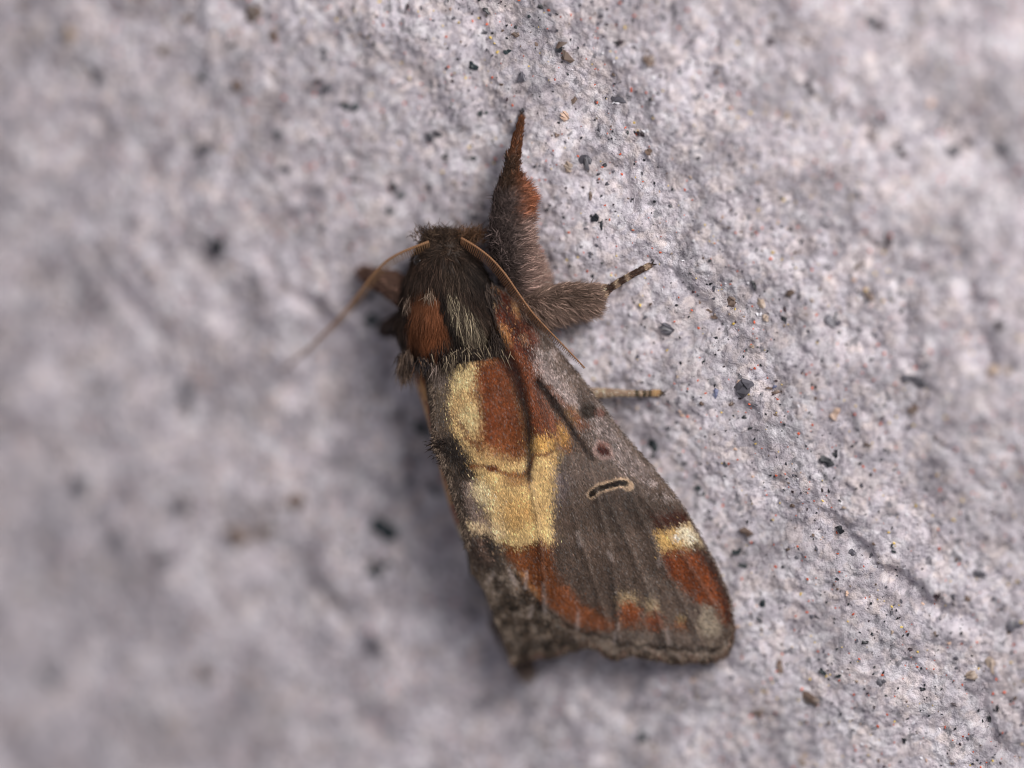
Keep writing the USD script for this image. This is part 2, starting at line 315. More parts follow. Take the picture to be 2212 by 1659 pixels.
VEINS = [[(1142, 1034), (1160, 1130), (1178, 1320)], [(1200, 960), (1250, 1165), (1318, 1370)], [(1262, 968), (1320, 1205), (1335, 1390)], [(1300, 1060), (1380, 1230), (1440, 1400)], [(1350, 1046), (1425, 1212), (1520, 1400)], [(1360, 1030), (1445, 1160), (1555, 1330)]]

def wing_z(p):
    """Depth of the upper side of the right forewing."""
    zz = zfit(p)
    d, fr = ldist(p, FOLD)
    zz -= .32 * np.exp(-(d / 15) ** 2) * (1 - ss(fr, .7, 1))
    d, fr = ldist(p, DAGGER)
    zz -= .10 * np.exp(-(d / 10) ** 2)
    zz += .36 * np.exp(-((p[:, 0] - 1060) / 60) ** 2 - ((p[:, 1] - 880) / 110) ** 2)
    for vn in VEINS:
        d, fr = ldist(p, vn)
        zz += .075 * np.exp(-(d / 7) ** 2) * ss(fr, 0, .2)
    zz += .22 * fb(p, 75, 51, 2) + .08 * fb(p, 28, 53, 2) + .035 * fb(p, 9, 52, 2)
    # scalloped, slightly curled hind edge
    d, fr = ldist(p, TERMEN)
    zz -= .10 * np.exp(-(d / 22) ** 2) * ss(p[:, 1], 1330, 1390)
    zz -= 1.1 * ss(sdist(p, [(850, 600), (1058, 612), (1066, 660), (1078, 710), (1092, 772), (1040, 782), (1000, 786), (960, 796), (900, 800)]), 0, 22)
    d, _ = ldist(p, COSTA)
    zz -= .14 * np.exp(-(d / 9) ** 2)
    return zz

YEL = [(983, 786), (1100, 775), (1150, 950), (1200, 940), (1213, 985), (1201, 1010), (1197, 1046), (1195, 1095), (1190, 1165), (1150, 1172), (1115, 1174), (1080, 1168), (1071, 1120), (1054, 1090), (1040, 1054), (1027, 1017), (1013, 978), (993, 949), (973, 924), (971, 866)]
RUST1 = [(1030, 775), (1071, 770), (1101, 770), (1113, 827), (1125, 875), (1134, 914), (1141, 963), (1130, 990), (1105, 996), (1083, 988), (1057, 973), (1032, 956), (1040, 939), (1037, 900), (1032, 866), (1029, 834)]
RUST2 = [(1064, 640), (1090, 636), (1122, 690), (1142, 750), (1160, 800), (1179, 875), (1203, 900), (1228, 932), (1232, 973), (1203, 978), (1193, 944), (1142, 949), (1135, 888), (1125, 832), (1100, 770)]
RBASE = [(1060, 615), (1100, 638), (1125, 660), (1150, 700), (1165, 745), (1130, 770), (1095, 745), (1075, 700), (1060, 650)]
RLOW = [(1083, 1174), (1191, 1163), (1193, 1205), (1200, 1243), (1242, 1294), (1254, 1313), (1283, 1316), (1327, 1348), (1318, 1358), (1254, 1355), (1223, 1339), (1188, 1316), (1147, 1282), (1121, 1243), (1096, 1205)]
SUB1 = [(1408, 1104), (1440, 1112), (1483, 1104), (1492, 1128), (1458, 1138), (1418, 1152)]
SUB2 = [(1414, 1151), (1458, 1143), (1492, 1128), (1524, 1158), (1514, 1188), (1464, 1188), (1432, 1199)]
SUB3 = [(1433, 1196), (1464, 1188), (1512, 1188), (1543, 1231), (1571, 1291), (1583, 1342), (1559, 1344), (1537, 1307), (1499, 1294), (1470, 1269), (1445, 1243)]
GAP = [(1112, 1240), (1150, 1290), (1188, 1322), (1220, 1345), (1254, 1366), (1312, 1376), (1327, 1388), (1378, 1395), (1426, 1398), (1483, 1404), (1560, 1400)]

def paint_wing(p, true=None):
    """p: where each scale takes its ground colour from (strays mix at the borders), true: where it lies."""
    true = p if true is None else true
    q = Paint(p, (108, 90, 79))
    m = fb(p, 30, 61, 4)
    q.lay(.35 * ss(m, 0, .25), (112, 99, 94)); q.lay(.35 * ss(-m, 0, .25), (66, 56, 51))
    # grey forepart, dusted with pale lilac scales
    q.poly([(1110, 640), (1170, 700), (1280, 840), (1420, 1020), (1400, 1060), (1300, 1040), (1230, 1060), (1210, 1000), (1270, 980), (1180, 830), (1130, 770)], (118, 101, 92), 14, .85)
    q.line([(1150, 772), (1172, 800), (1196, 826), (1235, 868), (1266, 902)], (172, 154, 150), 26, 16, 12, .75)
    q.line([(1290, 900), (1320, 950), (1360, 1000), (1400, 1040)], (140, 125, 122), 26, 16, 12, .55)
    q.line([(1190, 1010), (1215, 1040), (1205, 1090)], (128, 114, 114), 30, 20, 12, .7)
    fr_ = ss(sdist(p, [(1120, 660), (1175, 705), (1280, 840), (1420, 1020), (1470, 1090), (1420, 1085), (1340, 1030), (1240, 930), (1190, 840), (1140, 765)]), -6, 12)
    q.lay(fr_ * .6 * ss(fb(p, 7, 64, 3), .0, .16), (186, 170, 166)); q.lay(fr_ * .5 * ss(-fb(p, 9, 65, 3), .02, .15), (62, 52, 47))
    q.blob(1360, 1105, 90, 34, (62, 52, 47), .7, .7, 10)
    q.poly([(1200, 1080), (1400, 1080), (1410, 1240), (1330, 1330), (1250, 1290), (1200, 1220)], (97, 80, 70), 18, .6)
    # hind margin along the back
    q.poly([(900, 760), (985, 770), (972, 870), (975, 925), (1000, 955), (1030, 1015), (1060, 1100), (1085, 1170), (1000, 1170), (930, 960)], (104, 88, 76), 6, .95)
    q.poly([(935, 945), (985, 945), (1015, 985), (1030, 1030), (1000, 1030), (965, 1000)], (56, 46, 41), 6, .95)
    q.line([(975, 900), (992, 950), (1015, 990), (1034, 1050), (1050, 1095)], (52, 43, 40), 13, 10, 6, .8)
    q.line([(985, 1040), (1000, 1100), (1012, 1140)], (66, 56, 50), 20, 14, 8, .8)
    q.line([(1010, 1050), (1024, 1110), (1050, 1130)], (146, 126, 116), 14, 22, 10, .75)
    q.blob(945, 812, 16, 22, (176, 160, 152), .6, .7)
    q.blob(952, 870, 12, 40, (112, 98, 84), .6, .6)
    # yellow saddle, its rust fields
    q.poly(YEL, (202, 171, 120), 8)
    q.poly([(980, 786), (1028, 778), (1034, 850), (1040, 930), (1000, 940), (971, 880)], (210, 187, 140), 6, .8)
    q.lay(.45 * ss(fb(p, 26, 63, 3), .02, .2) * ss(sdist(q.p, YEL), 2, 10), (172, 124, 74))
    q.line([(1040, 1060), (1070, 1100), (1085, 1165)], (212, 192, 152), 30, 26, 14, .8)
    q.blob(1105, 1110, 45, 40, (184, 142, 84), .7, .6); q.blob(1120, 1160, 60, 14, (210, 182, 128), .7, .7)
    q.poly(RUST1, (134, 72, 38), 12)
    q.poly([(1075, 770), (1110, 775), (1128, 850), (1142, 930), (1140, 985), (1118, 985), (1100, 900), (1080, 830)], (102, 52, 27), 16, .7)
    q.blob(1075, 965, 45, 28, (150, 92, 56), .8, .5)
    q.line([(1040, 800), (1050, 880), (1062, 950)], (134, 68, 40), 20, 26, 12, .5)
    q.line([(1020, 845), (1028, 862)], (150, 92, 50), 8, 4, 5, .5)
    q.line([(974, 888), (993, 914), (1008, 941), (1032, 965)], (128, 66, 40), 7, 10, 5, .75)
    keep = q.p; q.p = true + .45 * (q.p - p)
    q.line([(1020, 1008), (1045, 1008), (1064, 1014), (1093, 1024), (1125, 1028), (1141, 1020), (1154, 982), (1179, 984), (1198, 968)], (130, 74, 38), 6, 7, 5, .85)
    q.blob(1064, 1012, 12, 8, (120, 62, 34), .4, .9); q.blob(1115, 1036, 28, 16, (150, 92, 46), .6, .6)
    q.line([(1142, 1030), (1143, 1060)], (140, 86, 48), 5, 2, 4, .7)
    q.p = keep
    q.poly(RUST2, (130, 72, 44), 7)
    q.line([(1150, 810), (1170, 870), (1190, 930), (1200, 965)], (118, 88, 80), 8, 6, 6, .5)
    q.blob(1171, 958, 30, 17, (200, 156, 92), .35, .95, -8); q.blob(1216, 940, 12, 24, (186, 142, 84), .5, .9, -15)
    q.blob(1240, 902, 24, 14, (150, 112, 70), .6, .8, 40); q.blob(1256, 915, 22, 9, (122, 66, 42), .6, .7, 40)
    keep = q.p; q.p = true + .5 * (q.p - p)
    q.line(FOLD, (62, 28, 18), 30, 12, 10, .6); q.line(FOLD, (40, 23, 17), 12, 1, 11, .9)
    q.line([(1090, 770), (1110, 810), (1120, 850)], (70, 32, 22), 30, 16, 10, .6)
    q.line(DAGGER, (70, 40, 28), 20, 8, 8, .5); q.line(DAGGER, (40, 24, 18), 10, 3, 8, .9)
    q.poly([(1160, 818), (1200, 855), (1215, 888), (1190, 875)], (52, 30, 22), 5, .8)
    q.line([(1185, 835), (1215, 868), (1250, 905)], (136, 80, 54), 6, 5, 6, .6)
    q.p = keep
    # root
    q.poly(RBASE, (112, 56, 38), 6)
    q.line([(1085, 650), (1100, 690), (1125, 730), (1150, 770)], (70, 32, 24), 18, 16, 9, .8)
    q.blob(1069, 628, 8, 9, (190, 140, 100), .6, .9); q.blob(1064, 660, 6, 13, (196, 164, 120), .5, .9, -20)
    q.blob(1092, 726, 10, 26, (172, 124, 76), .6, .65, -25); q.blob(1114, 664, 7, 14, (184, 146, 104), .6, .65, -25)
    q.blob(1123, 684, 12, 12, (146, 100, 64), .6, .6); q.blob(1134, 698, 14, 12, (80, 42, 30), .6, .85); q.blob(1134, 735, 6, 14, (170, 130, 100), .6, .6, -40)
    q.p = true + .25 * (q.p - p)
    # costal mark, discal spots
    q.blob(1271, 888, 20, 20, (58, 42, 30), .45, .95); q.blob(1296, 893, 12, 10, (110, 66, 52), .6, .8); q.blob(1262, 862, 12, 14, (80, 62, 50), .6, .6)
    d1 = [(1286, 973), (1296, 957), (1315, 972), (1321, 986), (1301, 986)]
    q.lay(.6 * ss(sdist(q.p + 9 * np.c_[fb(p, 8, 66, 2), fb(p, 8, 67, 2)], d1), -12, -2), (180, 150, 142)); q.poly(d1, (84, 32, 22), 3.5); q.blob(1306, 962, 12, 7, (140, 84, 66), .7, .5)
    q.p = true + .12 * (q.p - true)
    lun = [(1278, 1069), (1290, 1057), (1313, 1050), (1336, 1044), (1351, 1044)]
    q.line(lun + [(1358, 1050)], (206, 176, 146), 17, 20, 5, .85); q.line(lun, (48, 34, 20), 12, 11, 3)
    q.p = p + (q.p - true) / .03
    q.line([(1318, 1352), (1360, 1352), (1420, 1354), (1480, 1358)], (130, 84, 58), 8, 5, 10, .55)
    # rust band over the hind angle
    q.poly(RLOW, (134, 77, 42), 8)
    q.line([(1220, 1290), (1260, 1335), (1315, 1354)], (146, 86, 54), 36, 16, 10, .8); q.line([(1160, 1176), (1164, 1215)], (88, 44, 24), 12, 6, 6, .8)
    q.line([(1125, 1245), (1160, 1290)], (176, 128, 84), 12, 12, 8, .7)
    q.blob(1185, 1160, 8, 22, (206, 180, 130), .6, .9); q.line([(1090, 1166), (1120, 1176), (1150, 1168)], (210, 182, 130), 14, 12, 8, .8)
    q.line([(1010, 1134), (1040, 1143), (1078, 1156)], (208, 182, 146), 11, 18, 6, .95)
    # marginal spots
    q.blob(1356, 1296, 22, 18, (164, 142, 110), .6, .8); q.blob(1359, 1326, 24, 25, (148, 82, 46), .3, .95); q.blob(1362, 1334, 10, 9, (120, 58, 34), .7, .7)
    q.line([(1400, 1240), (1408, 1300)], (118, 106, 98), 8, 14, 8, .6); q.blob(1408, 1312, 13, 18, (178, 156, 124), .6, .8); q.blob(1413, 1340, 18, 16, (142, 78, 50), .4, .95)
    q.blob(1472, 1338, 12, 9, (140, 118, 84), .6, .8); q.blob(1472, 1350, 13, 9, (134, 88, 60), .5, .9)
    # band before the tip
    q.poly(SUB1, (84, 42, 28), 6); q.poly(SUB2, (196, 160, 102), 6); q.blob(1490, 1158, 24, 20, (214, 204, 182), .6, .85, 30); q.blob(1462, 1160, 8, 6, (202, 200, 196), .6, .8)
    q.line([(1480, 1180), (1500, 1184)], (120, 92, 70), 8, 8, 6, .6)
    q.poly(SUB3, (134, 69, 35), 7); q.line([(1440, 1205), (1450, 1235)], (108, 46, 24), 14, 8, 8, .7)
    q.line([(1505, 1180), (1540, 1225), (1568, 1290), (1580, 1340)], (66, 42, 36), 16, 18, 9, .8)
    q.line([(1500, 1140), (1530, 1190)], (150, 136, 120), 6, 5, 5, .6)
    q.poly([(1508, 1350), (1518, 1310), (1535, 1312), (1556, 1350), (1552, 1372), (1512, 1372)], (160, 146, 128), 8, .85)
    # grey hind corner and fringes
    q.poly([(1000, 1160), (1060, 1160), (1090, 1195), (1118, 1245), (1150, 1292), (1190, 1326), (1230, 1352), (1240, 1440), (1080, 1460), (1010, 1260)], (94, 79, 67), 6, .95)
    q.poly([(1010, 1165), (1060, 1150), (1075, 1180), (1070, 1220), (1020, 1240)], (70, 56, 50), 7, .9)
    q.line([(1030, 1160), (1042, 1190), (1062, 1215)], (150, 120, 104), 8, 8, 6, .6)
    q.line([(1058, 1175), (1066, 1210), (1080, 1230)], (64, 58, 54), 16, 12, 8, .7)
    mm = fb(p, 16, 71, 4); low = ss(-sdist(p, [(1118, 1160), (1118, 1245), (1250, 1362), (1600, 1380), (1600, 1100)]), -2, 12) * ss(p[:, 1], 1200, 1260)
    q.lay(low * .9 * ss(mm, .02, .14), (146, 130, 116)); q.lay(low * .9 * ss(-mm, .02, .14), (44, 37, 32))
    q.p = true + .25 * (q.p - p)
    q.line([(1500, 1385), (1400, 1380), (1330, 1372)], (112, 98, 90), 26, 18, 10, .5); wv = [(a, b + 4 * (-1) ** i) for i, (a, b) in enumerate(resample(GAP, 26))]
    q.line(wv, (58, 46, 40), 5, 5, 5, .7); q.line([(a, b + 9) for a, b in wv[8:]], (138, 122, 110), 3.5, 3.5, 4, .55)
    for a, b in [((1247, 1150), (1253, 1178)), ((1314, 1192), (1322, 1210)), ((1100, 1232), (1114, 1262)), ((1137, 1236), (1136, 1270)), ((1174, 1262), (1177, 1322)), ((1249, 1322), (1247, 1360)), ((1336, 1352), (1326, 1388)), ((1440, 1362), (1446, 1392)), ((1423, 1205), (1424, 1222)), ((1150, 1310), (1146, 1330)), ((1054, 1258), (1066, 1240))]:
        q.line([a, b], (162, 148, 142), 4, 5, 5, .55)
    # veins, and streaks along the wing
    for vn in VEINS:
        q.line(vn, (58, 47, 40), 2.5, 2.5, 4, .45); q.line([(a + 7, b) for a, b in vn], (120, 104, 94), 3, 3, 6, .3)
    st_ = np.c_[(p[:, 0] - .28 * p[:, 1]) / 7, (.28 * p[:, 0] + p[:, 1]) / 70, np.zeros(len(p))]
    q.c = q.c * np.exp(1.0 * (fbm(st_, 3, 87) - .5))[:, None]
    # the tiny scales themselves
    g = R.normal(size=len(p)); sp = R.random(len(p))
    c = q.c * np.exp(.24 * g)[:, None] * np.exp(.9 * fb(p, 4.5, 81, 3) + .5 * fb(p, 22, 82, 3))[:, None]
    lum = c.mean(1, keepdims=True)
    light = (sp > .90)[:, None] * (.5 * ss(lum, .3, .05))
    return np.clip(c * (1 - light) + light * (lum * 2.2 + .02) * np.array([1, .97, .95]), .004, .85)

NS, NT = 560, 330
Lr, Rr, Br = resample(RIDGE, NS), resample(COSTA, NS), resample(TERMEN, NT)
def wing_grid(ns, nt):
    L, C2, B = resample(RIDGE, ns), resample(COSTA, ns), resample(TERMEN, nt)
    s, t = np.linspace(0, 1, ns)[:, None, None], np.linspace(0, 1, nt)[None, :, None]
    G = L[:, None] * (1 - t) + C2[:, None] * t
    G = G + s ** 5 * (B[None] - (L[-1] * (1 - t) + C2[-1] * t))
    # small irregularities of the outline
    G[:, -1, 0] += 2.2 * (noise(np.c_[np.arange(ns) / 9, np.zeros((ns, 2))], 3) - .5) * 2
    return G.reshape(-1, 2)
def quads(ns, nt):
    f = (np.arange(ns - 1)[:, None] * nt + np.arange(nt - 1)).ravel()
    return np.stack([f, f + nt, f + nt + 1, f + 1], 1)
G = wing_grid(NS, NT)
top = pt(G[:, 0], G[:, 1], wing_z(G)); topc = paint_wing(G + R.normal(size=G.shape) * 3.0, G)
G2 = wing_grid(70, 40)
bot = pt(G2[:, 0], G2[:, 1], wing_z(G2) - .07)
v = np.vstack([top, bot]); fq = np.vstack([quads(NS, NT), quads(70, 40)[:, ::-1] + len(top)])
mesh('/World/moth/forewing', v, fq, wing_mat, np.vstack([topc, np.tile(lin((110, 92, 82)), (len(bot), 1))]))

def strands(root, direc, length, width, cols, bend, k=4, curl=.25):
    """Tapered hairs: root (n,3), direction (n,3), bend (n,3) added with the square of the way along."""
    n = len(root); t = np.linspace(0, 1, k)[None, :, None]
    P = root[:, None] + length[:, None, None] * (t * direc[:, None] + t * t * bend[:, None])
    prof = np.interp(np.linspace(0, 1, k), [0, .35, 1], [.8, 1, .18])
    return P, width[:, None] * prof[None]

def surface(u, v):
    p = np.c_[u, v]; z = wing_z(p); e = 1.5
    zx = wing_z(p + [e, 0]); zy = wing_z(p + [0, e])
    P = pt(u, v, z)
    nn = norm(np.cross(pt(u + e, v, zx) - P, pt(u, v + e, zy) - P)); nn *= np.sign(nn[:, 2:3])
    return P, nn
# scales lying on the wing
n = 64000
pick = R.integers(0, len(G), n * 2); gu = G[pick] + R.normal(size=(n * 2, 2)) * .8
d_in, _ = ldist(gu, RIDGE + TERMEN[1:]); gu = gu[R.random(len(gu)) < .9][:n]; n = len(gu)
P, nn = surface(gu[:, 0], gu[:, 1])
flow = np.c_[.35 + .45 * ss(gu[:, 0], 1100, 1450) + R.normal(size=n) * .22, -1 + R.normal(size=n) * .22, np.zeros(n)]
flow = norm(flow - (flow * nn).sum(1, keepdims=True) * nn)
ln = R.uniform(.08, .17, n)
Q, W_ = strands(P + nn * .004, norm(flow + nn * R.uniform(.03, .15, (n, 1))), ln, R.uniform(.034, .052, n), None, -.05 * nn, 3)
mid = gu + flow[:, :2] * [1, -1] * ln[:, None] * .55 / S
sc = paint_wing(mid + R.normal(size=(n, 2)) * np.where(R.random((n, 1)) > .75, 11, 4.0), mid)
curves('/World/moth/forewing/scale_hair', Q, W_, np.clip(sc * R.uniform(.7, 1.35, (n, 1)), 0, .9), fur_mat)
# fringe on the hind edge and along the front edge
def edge_hair(path, line, n, direc, ln, cols, zoff=0., spread=.25, wd=.03):
    t = R.random(n); L = resample(line, 800)[(t * 799).astype(int)] + R.normal(size=(n, 2)) * 2.0
    P = pt(L[:, 0], L[:, 1], wing_z(L) + zoff)
    dd = norm(np.asarray(direc)[None] + R.normal(size=(n, 3)) * spread)
    Q, W_ = strands(P, dd, R.uniform(*ln, n), R.uniform(.7, 1.2, n) * wd, None, np.array([0, 0, -.25])[None] + np.zeros((n, 3)), 4)
    cc = np.array([lin(c) for c in cols])[R.integers(len(cols), size=n)] * R.uniform(.7, 1.3, (n, 1))
    cc = cc * (1.35 - .8 * np.exp(-(np.min(np.abs(L[:, :1] - np.array([[1130, 1190, 1243, 1325, 1392, 1455, 1520]])), 1) / 14) ** 2))[:, None] if line is TERMEN else cc
    return Q, W_, cc
a1 = edge_hair('', TERMEN, 4200, (.25, -1, -.2), (.12, .32), [(104, 80, 70), (70, 60, 52), (118, 104, 92), (58, 48, 42)])
a2 = edge_hair('', COSTA, 2400, (.75, -.6, -.35), (.08, .22), [(98, 84, 78), (70, 56, 50), (150, 134, 124)], 0, .3, .026)
a3 = edge_hair('', RIDGE[:9], 2600, (-.35, -.85, .25), (.12, .32), [(70, 58, 50), (98, 84, 72), (140, 122, 108), (50, 42, 38)], 0, .35, .026)
# the tooth of dark scales on the back
tn = 120
tp = np.c_[R.normal(948, 9, tn), R.normal(966, 10, tn)]
Qt, Wt = strands(pt(tp[:, 0], tp[:, 1], wing_z(tp) - .05), norm(np.c_[R.normal(-.75, .3, tn), R.normal(.25, .35, tn), R.normal(.45, .25, tn)]), R.uniform(.15, .38, tn), R.uniform(.03, .045, tn), None, np.tile([0, -.3, 0], (tn, 1)), 4)
ct = lin((44, 36, 33)) * R.uniform(.6, 1.6, (tn, 1))
allq = [a1, a2, a3, (Qt, Wt, ct)]
curves('/World/moth/forewing/fringe', np.vstack([a[0] for a in allq]), np.vstack([a[1] for a in allq]), np.vstack([a[2] for a in allq]), fur_mat)

# the left forewing, folded down the far side
LSIL = [(888, 770, -1.9), (896, 819, -1.9), (910, 866, -1.8), (927, 924, -1.7), (939, 975, -1.6), (951, 1022, -1.7), (967, 1083, -2.0), (984, 1132, -2.2), (1005, 1185, -2.3), (1014, 1240, -2.5), (1040, 1275, -2.7), (1067, 1340, -3.2), (1098, 1428, -3.8)]
ns, nt = 420, 90
Ls = resample(LSIL, ns); Rg = resample(RIDGE, ns); Rg = np.c_[Rg, wing_z(Rg)]
r0 = Rg + [7, 0, -.14]
wz = np.array([wall_z(*x[:2]) for x in Ls[::20]]); wz = np.interp(np.arange(ns), np.arange(ns)[::20], wz)
r2 = np.c_[Ls[:, 0] + 24, Ls[:, 1] + 14, np.minimum(wz + .5, Ls[:, 2] - .5)]
t = np.linspace(0, 1, nt)[None, :, None]
r1 = 2 * Ls - (r0 + r2) / 2
LG = ((1 - t) ** 2 * r0[:, None] + 2 * t * (1 - t) * r1[:, None] + t * t * r2[:, None]).reshape(-1, 3)
LG[:, 2] += .06 * fb(LG[:, :2], 14, 91, 3)
tt = np.broadcast_to(t, (ns, nt, 1)).ravel(); ww = (tt * 160)
pl = np.c_[ww, LG[:, 1]]
q = Paint(pl, (84, 72, 64))
band = ss(tt, .14, .24) * (1 - ss(tt, .75, .9)) * ss(pl[:, 1], 790, 830) * (1 - ss(pl[:, 1], 1110, 1160))
q.lay(band, (176, 130, 82)); q.lay(band * ss(fb(pl, 30, 92, 2), .0, .15), (140, 78, 46))
q.lay(ss(tt, .1, .2) * (1 - ss(np.abs(pl[:, 1] - 970), 25, 45)) * .9, (52, 42, 38)); q.lay(ss(tt, .1, .25) * (1 - ss(np.abs(pl[:, 1] - 1150), 8, 18)) * .8, (190, 166, 128))
mesh('/World/moth/forewing_001', pt(LG[:, 0], LG[:, 1], LG[:, 2]), quads(ns, nt)[:, ::-1], wing_mat, np.clip(q.c * np.exp(.2 * R.normal(size=(len(pl), 1))), .004, .8))

# ------------------------------------------------------------------ body: head, thorax and abdomen in one skin
def ball(u, v, z, ru, rv, rz):
    return manifold3d.Manifold.sphere(1.0, 28).scale((ru, rv, rz)).translate(tuple(pt(u, v, z)))
chain = [(962, 528, -1.35, .95, .62, .85), (962, 560, -1.35, 1.3, .9, 1.0), (966, 610, -1.45, 1.75, 1.2, 1.3), (974, 690, -1.75, 2.2, 1.7, 1.8), (985, 742, -1.75, 1.98, .85, 1.65), (1000, 850, -2.7, 1.4, 1.2, 1.2), (1040, 1050, -3.3, 1.15, 1.2, 1.0), (1100, 1330, -4.2, .8, .9, .7), (1138, 1446, -4.7, .32, .4, .32)]
bod = None
for a, b in zip(chain[:-1], chain[1:]):
    hl = manifold3d.Manifold.batch_hull([ball(*a), ball(*b)])
    bod = hl if bod is None else bod + hl
m = bod.refine_to_length(.22).to_mesh()
tm = trimesh.Trimesh(m.vert_properties[:, :3], m.tri_verts)
trimesh.smoothing.filter_taubin(tm, iterations=12)

def paint_body(p, hair=True):
    q = Paint(p, (70, 54, 46), .8)
    q.blob(965, 520, 60, 40, (88, 71, 60), .6, .8); q.blob(1015, 500, 25, 18, (104, 78, 62), .6, .8)
    q.blob(1000, 600, 40, 30, (92, 78, 66), .7, .5); q.blob(1050, 600, 50, 40, (56, 47, 45), .6, .7)
    q.poly([(883, 640), (912, 637), (947, 642), (957, 676), (970, 700), (980, 737), (947, 762), (912, 783), (878, 776), (871, 713)], (134, 82, 54), 8)
    q.poly([(883, 640), (908, 637), (914, 700), (905, 770), (878, 776), (871, 713)], (108, 68, 46), 10, .8)
    q.line([(954, 640), (961, 691), (976, 713), (990, 740)], (36, 30, 28), 15, 14, 5, .95)
    q.line([(947, 778), (966, 776), (986, 768)], (36, 34, 38), 17, 14, 6, .95)
    q.line([(985, 745), (1020, 772), (1060, 776)], (44, 36, 33), 20, 18, 8, .95)
    q.poly([(968, 632), (985, 640), (1012, 672), (1044, 700), (1056, 757), (1040, 768), (1010, 745), (985, 700), (972, 670)], (96, 84, 72), 10, .8)
    q.line([(975, 690), (990, 730), (1010, 752)], (48, 40, 37), 10, 8, 5, .6)
    q.blob(927, 642, 8, 12, (150, 128, 110), .8, .3)
    q.line([(872, 660), (866, 720), (866, 780)], (54, 42, 38), 12, 14, 5, .9)
    q.poly([(860, 750), (895, 770), (900, 815), (870, 812)], (58, 48, 42), 6, .95)
    q.blob(945, 800, 22, 14, (170, 150, 142), .6, .7)
    q.poly([(1000, 850), (1200, 850), (1200, 1500), (900, 1500)], (98, 80, 72), 10)
    return q.c
bc = paint_body(uv(np.array(tm.vertices)))
mesh('/World/moth/body', np.array(tm.vertices), tm.faces, skin_mat, bc * .7)

# fur
pts_, fi = trimesh.sample.sample_surface(tm, 90000, seed=5)[:2]
nrm = tm.face_normals[fi]; Puv = uv(pts_)
ok = (nrm[:, 2] > -.35) & (Puv[:, 1] < 835)
pts_, nrm, Puv = pts_[ok][:36000], nrm[ok][:36000], Puv[ok][:36000]; n = len(pts_)
fl = np.c_[(Puv[:, 0] - 955) * .006, -np.ones(n), np.zeros(n)]
head = 1 - ss(Puv[:, 1], 535, 580)
fl = fl * (1 - head[:, None]) + head[:, None] * np.c_[(Puv[:, 0] - 962) * .02, .25 * np.ones(n), .3 * np.ones(n)]
clump = np.c_[fb(Puv, 11, 101), fb(Puv, 11, 102), fb(Puv, 11, 103)]
fl = norm(fl + 1.5 * clump + R.normal(size=(n, 3)) * .16)
fl = norm(fl - (fl * nrm).sum(1, keepdims=True) * nrm * .9)
lift = .38 + .3 * head
hl = R.uniform(.5, 1.25, n) * (1 - .45 * head) * (.75 + .25 * ss(Puv[:, 1], 560, 640)) * (1 + .6 * fb(Puv, 18, 104))
pale = ss(sdist(Puv, [(966, 632), (985, 640), (1012, 668), (1044, 700), (1060, 757), (1040, 772), (1005, 750), (985, 710), (970, 670)]), -6, 6)
Muv = uv(pts_ + (norm(fl + nrm * lift[:, None]) * hl[:, None]) * .62)
pale = ss(sdist(Muv, [(966, 632), (985, 640), (1012, 668), (1044, 700), (1060, 757), (1040, 772), (1005, 750), (985, 710), (970, 670)]), -6, 6)
hc = paint_body(Muv)
rustp = ss(sdist(Muv, [(883, 640), (912, 637), (947, 642), (957, 676), (970, 700), (980, 737), (947, 762), (912, 783), (878, 776), (871, 713)]), -4, 8)
hl = hl * (1 - .4 * rustp)
pk = R.random(n)
hc = hc * np.where(pk > .9, 2.9, np.where(pk < .4, .55, 1.0))[:, None] ** (1 - .75 * rustp)[:, None] * R.uniform(.75, 1.3, (n, 1))
m_ = (pale * (R.random(n) > .70 - 1.3 * fb(Muv * [1, .25], 7, 121)) * ss(R.random(n), 0, .3))[:, None]
hc = hc * (1 - m_) + m_ * lin((190, 174, 146)) * R.uniform(.5, 1.25, (n, 1))
Q, W_ = strands(pts_ - nrm * .05, norm(fl + nrm * lift[:, None]), hl, R.uniform(.014, .027, n), None, -.25 * nrm + .15 * fl, 5)
Qs, Ws, Cs = [Q], [W_], [np.clip(hc * 1.15, 0, .85)]
def tuft(u, v, z, su, sv, n, d, ln, cols, spread=.25, wd=.03):
    p = pt(R.normal(u, su, n), R.normal(v, sv, n), z + R.normal(size=n) * .1)
    dd = norm(np.asarray(d, float)[None] + R.normal(size=(n, 3)) * spread)
    Q, W_ = strands(p, dd, R.uniform(*ln, n), R.uniform(.7, 1.2, n) * wd, None, np.tile([0, -.1, -.15], (n, 1)), 5)
    cc = np.array([lin(c) for c in cols])[R.integers(len(cols), size=n)] * R.uniform(.7, 1.35, (n, 1))
    Qs.append(Q); Ws.append(W_); Cs.append(cc)
tuft(876, 780, -1.1, 7, 12, 400, (-.1, -1, .1), (.4, .95), [(50, 40, 36), (72, 58, 50), (110, 92, 80)])
tuft(932, 782, -.6, 16, 6, 330, (.1, -1, .2), (.3, .7), [(40, 36, 38), (56, 48, 44), (48, 42, 42), (44, 38, 38), (120, 100, 84), (110, 76, 54)])
tuft(948, 792, -.45, 10, 7, 300, (.1, -1, .15), (.3, .7), [(150, 132, 124), (100, 86, 78), (74, 62, 54), (84, 72, 64)])
tuft(975, 772, -.2, 9, 5, 260, (.15, -1, .2), (.4, .8), [(160, 142, 120), (100, 86, 72), (60, 50, 44), (70, 60, 52)])
tuft(1028, 762, -.05, 26, 7, 900, (.15, -1, .12), (.3, .75), [(46, 38, 35), (60, 50, 44), (40, 33, 30), (150, 134, 112)], .3)
tuft(1070, 745, -.1, 7, 16, 500, (.25, -1, .1), (.3, .7), [(46, 38, 35), (60, 50, 44)], .3)
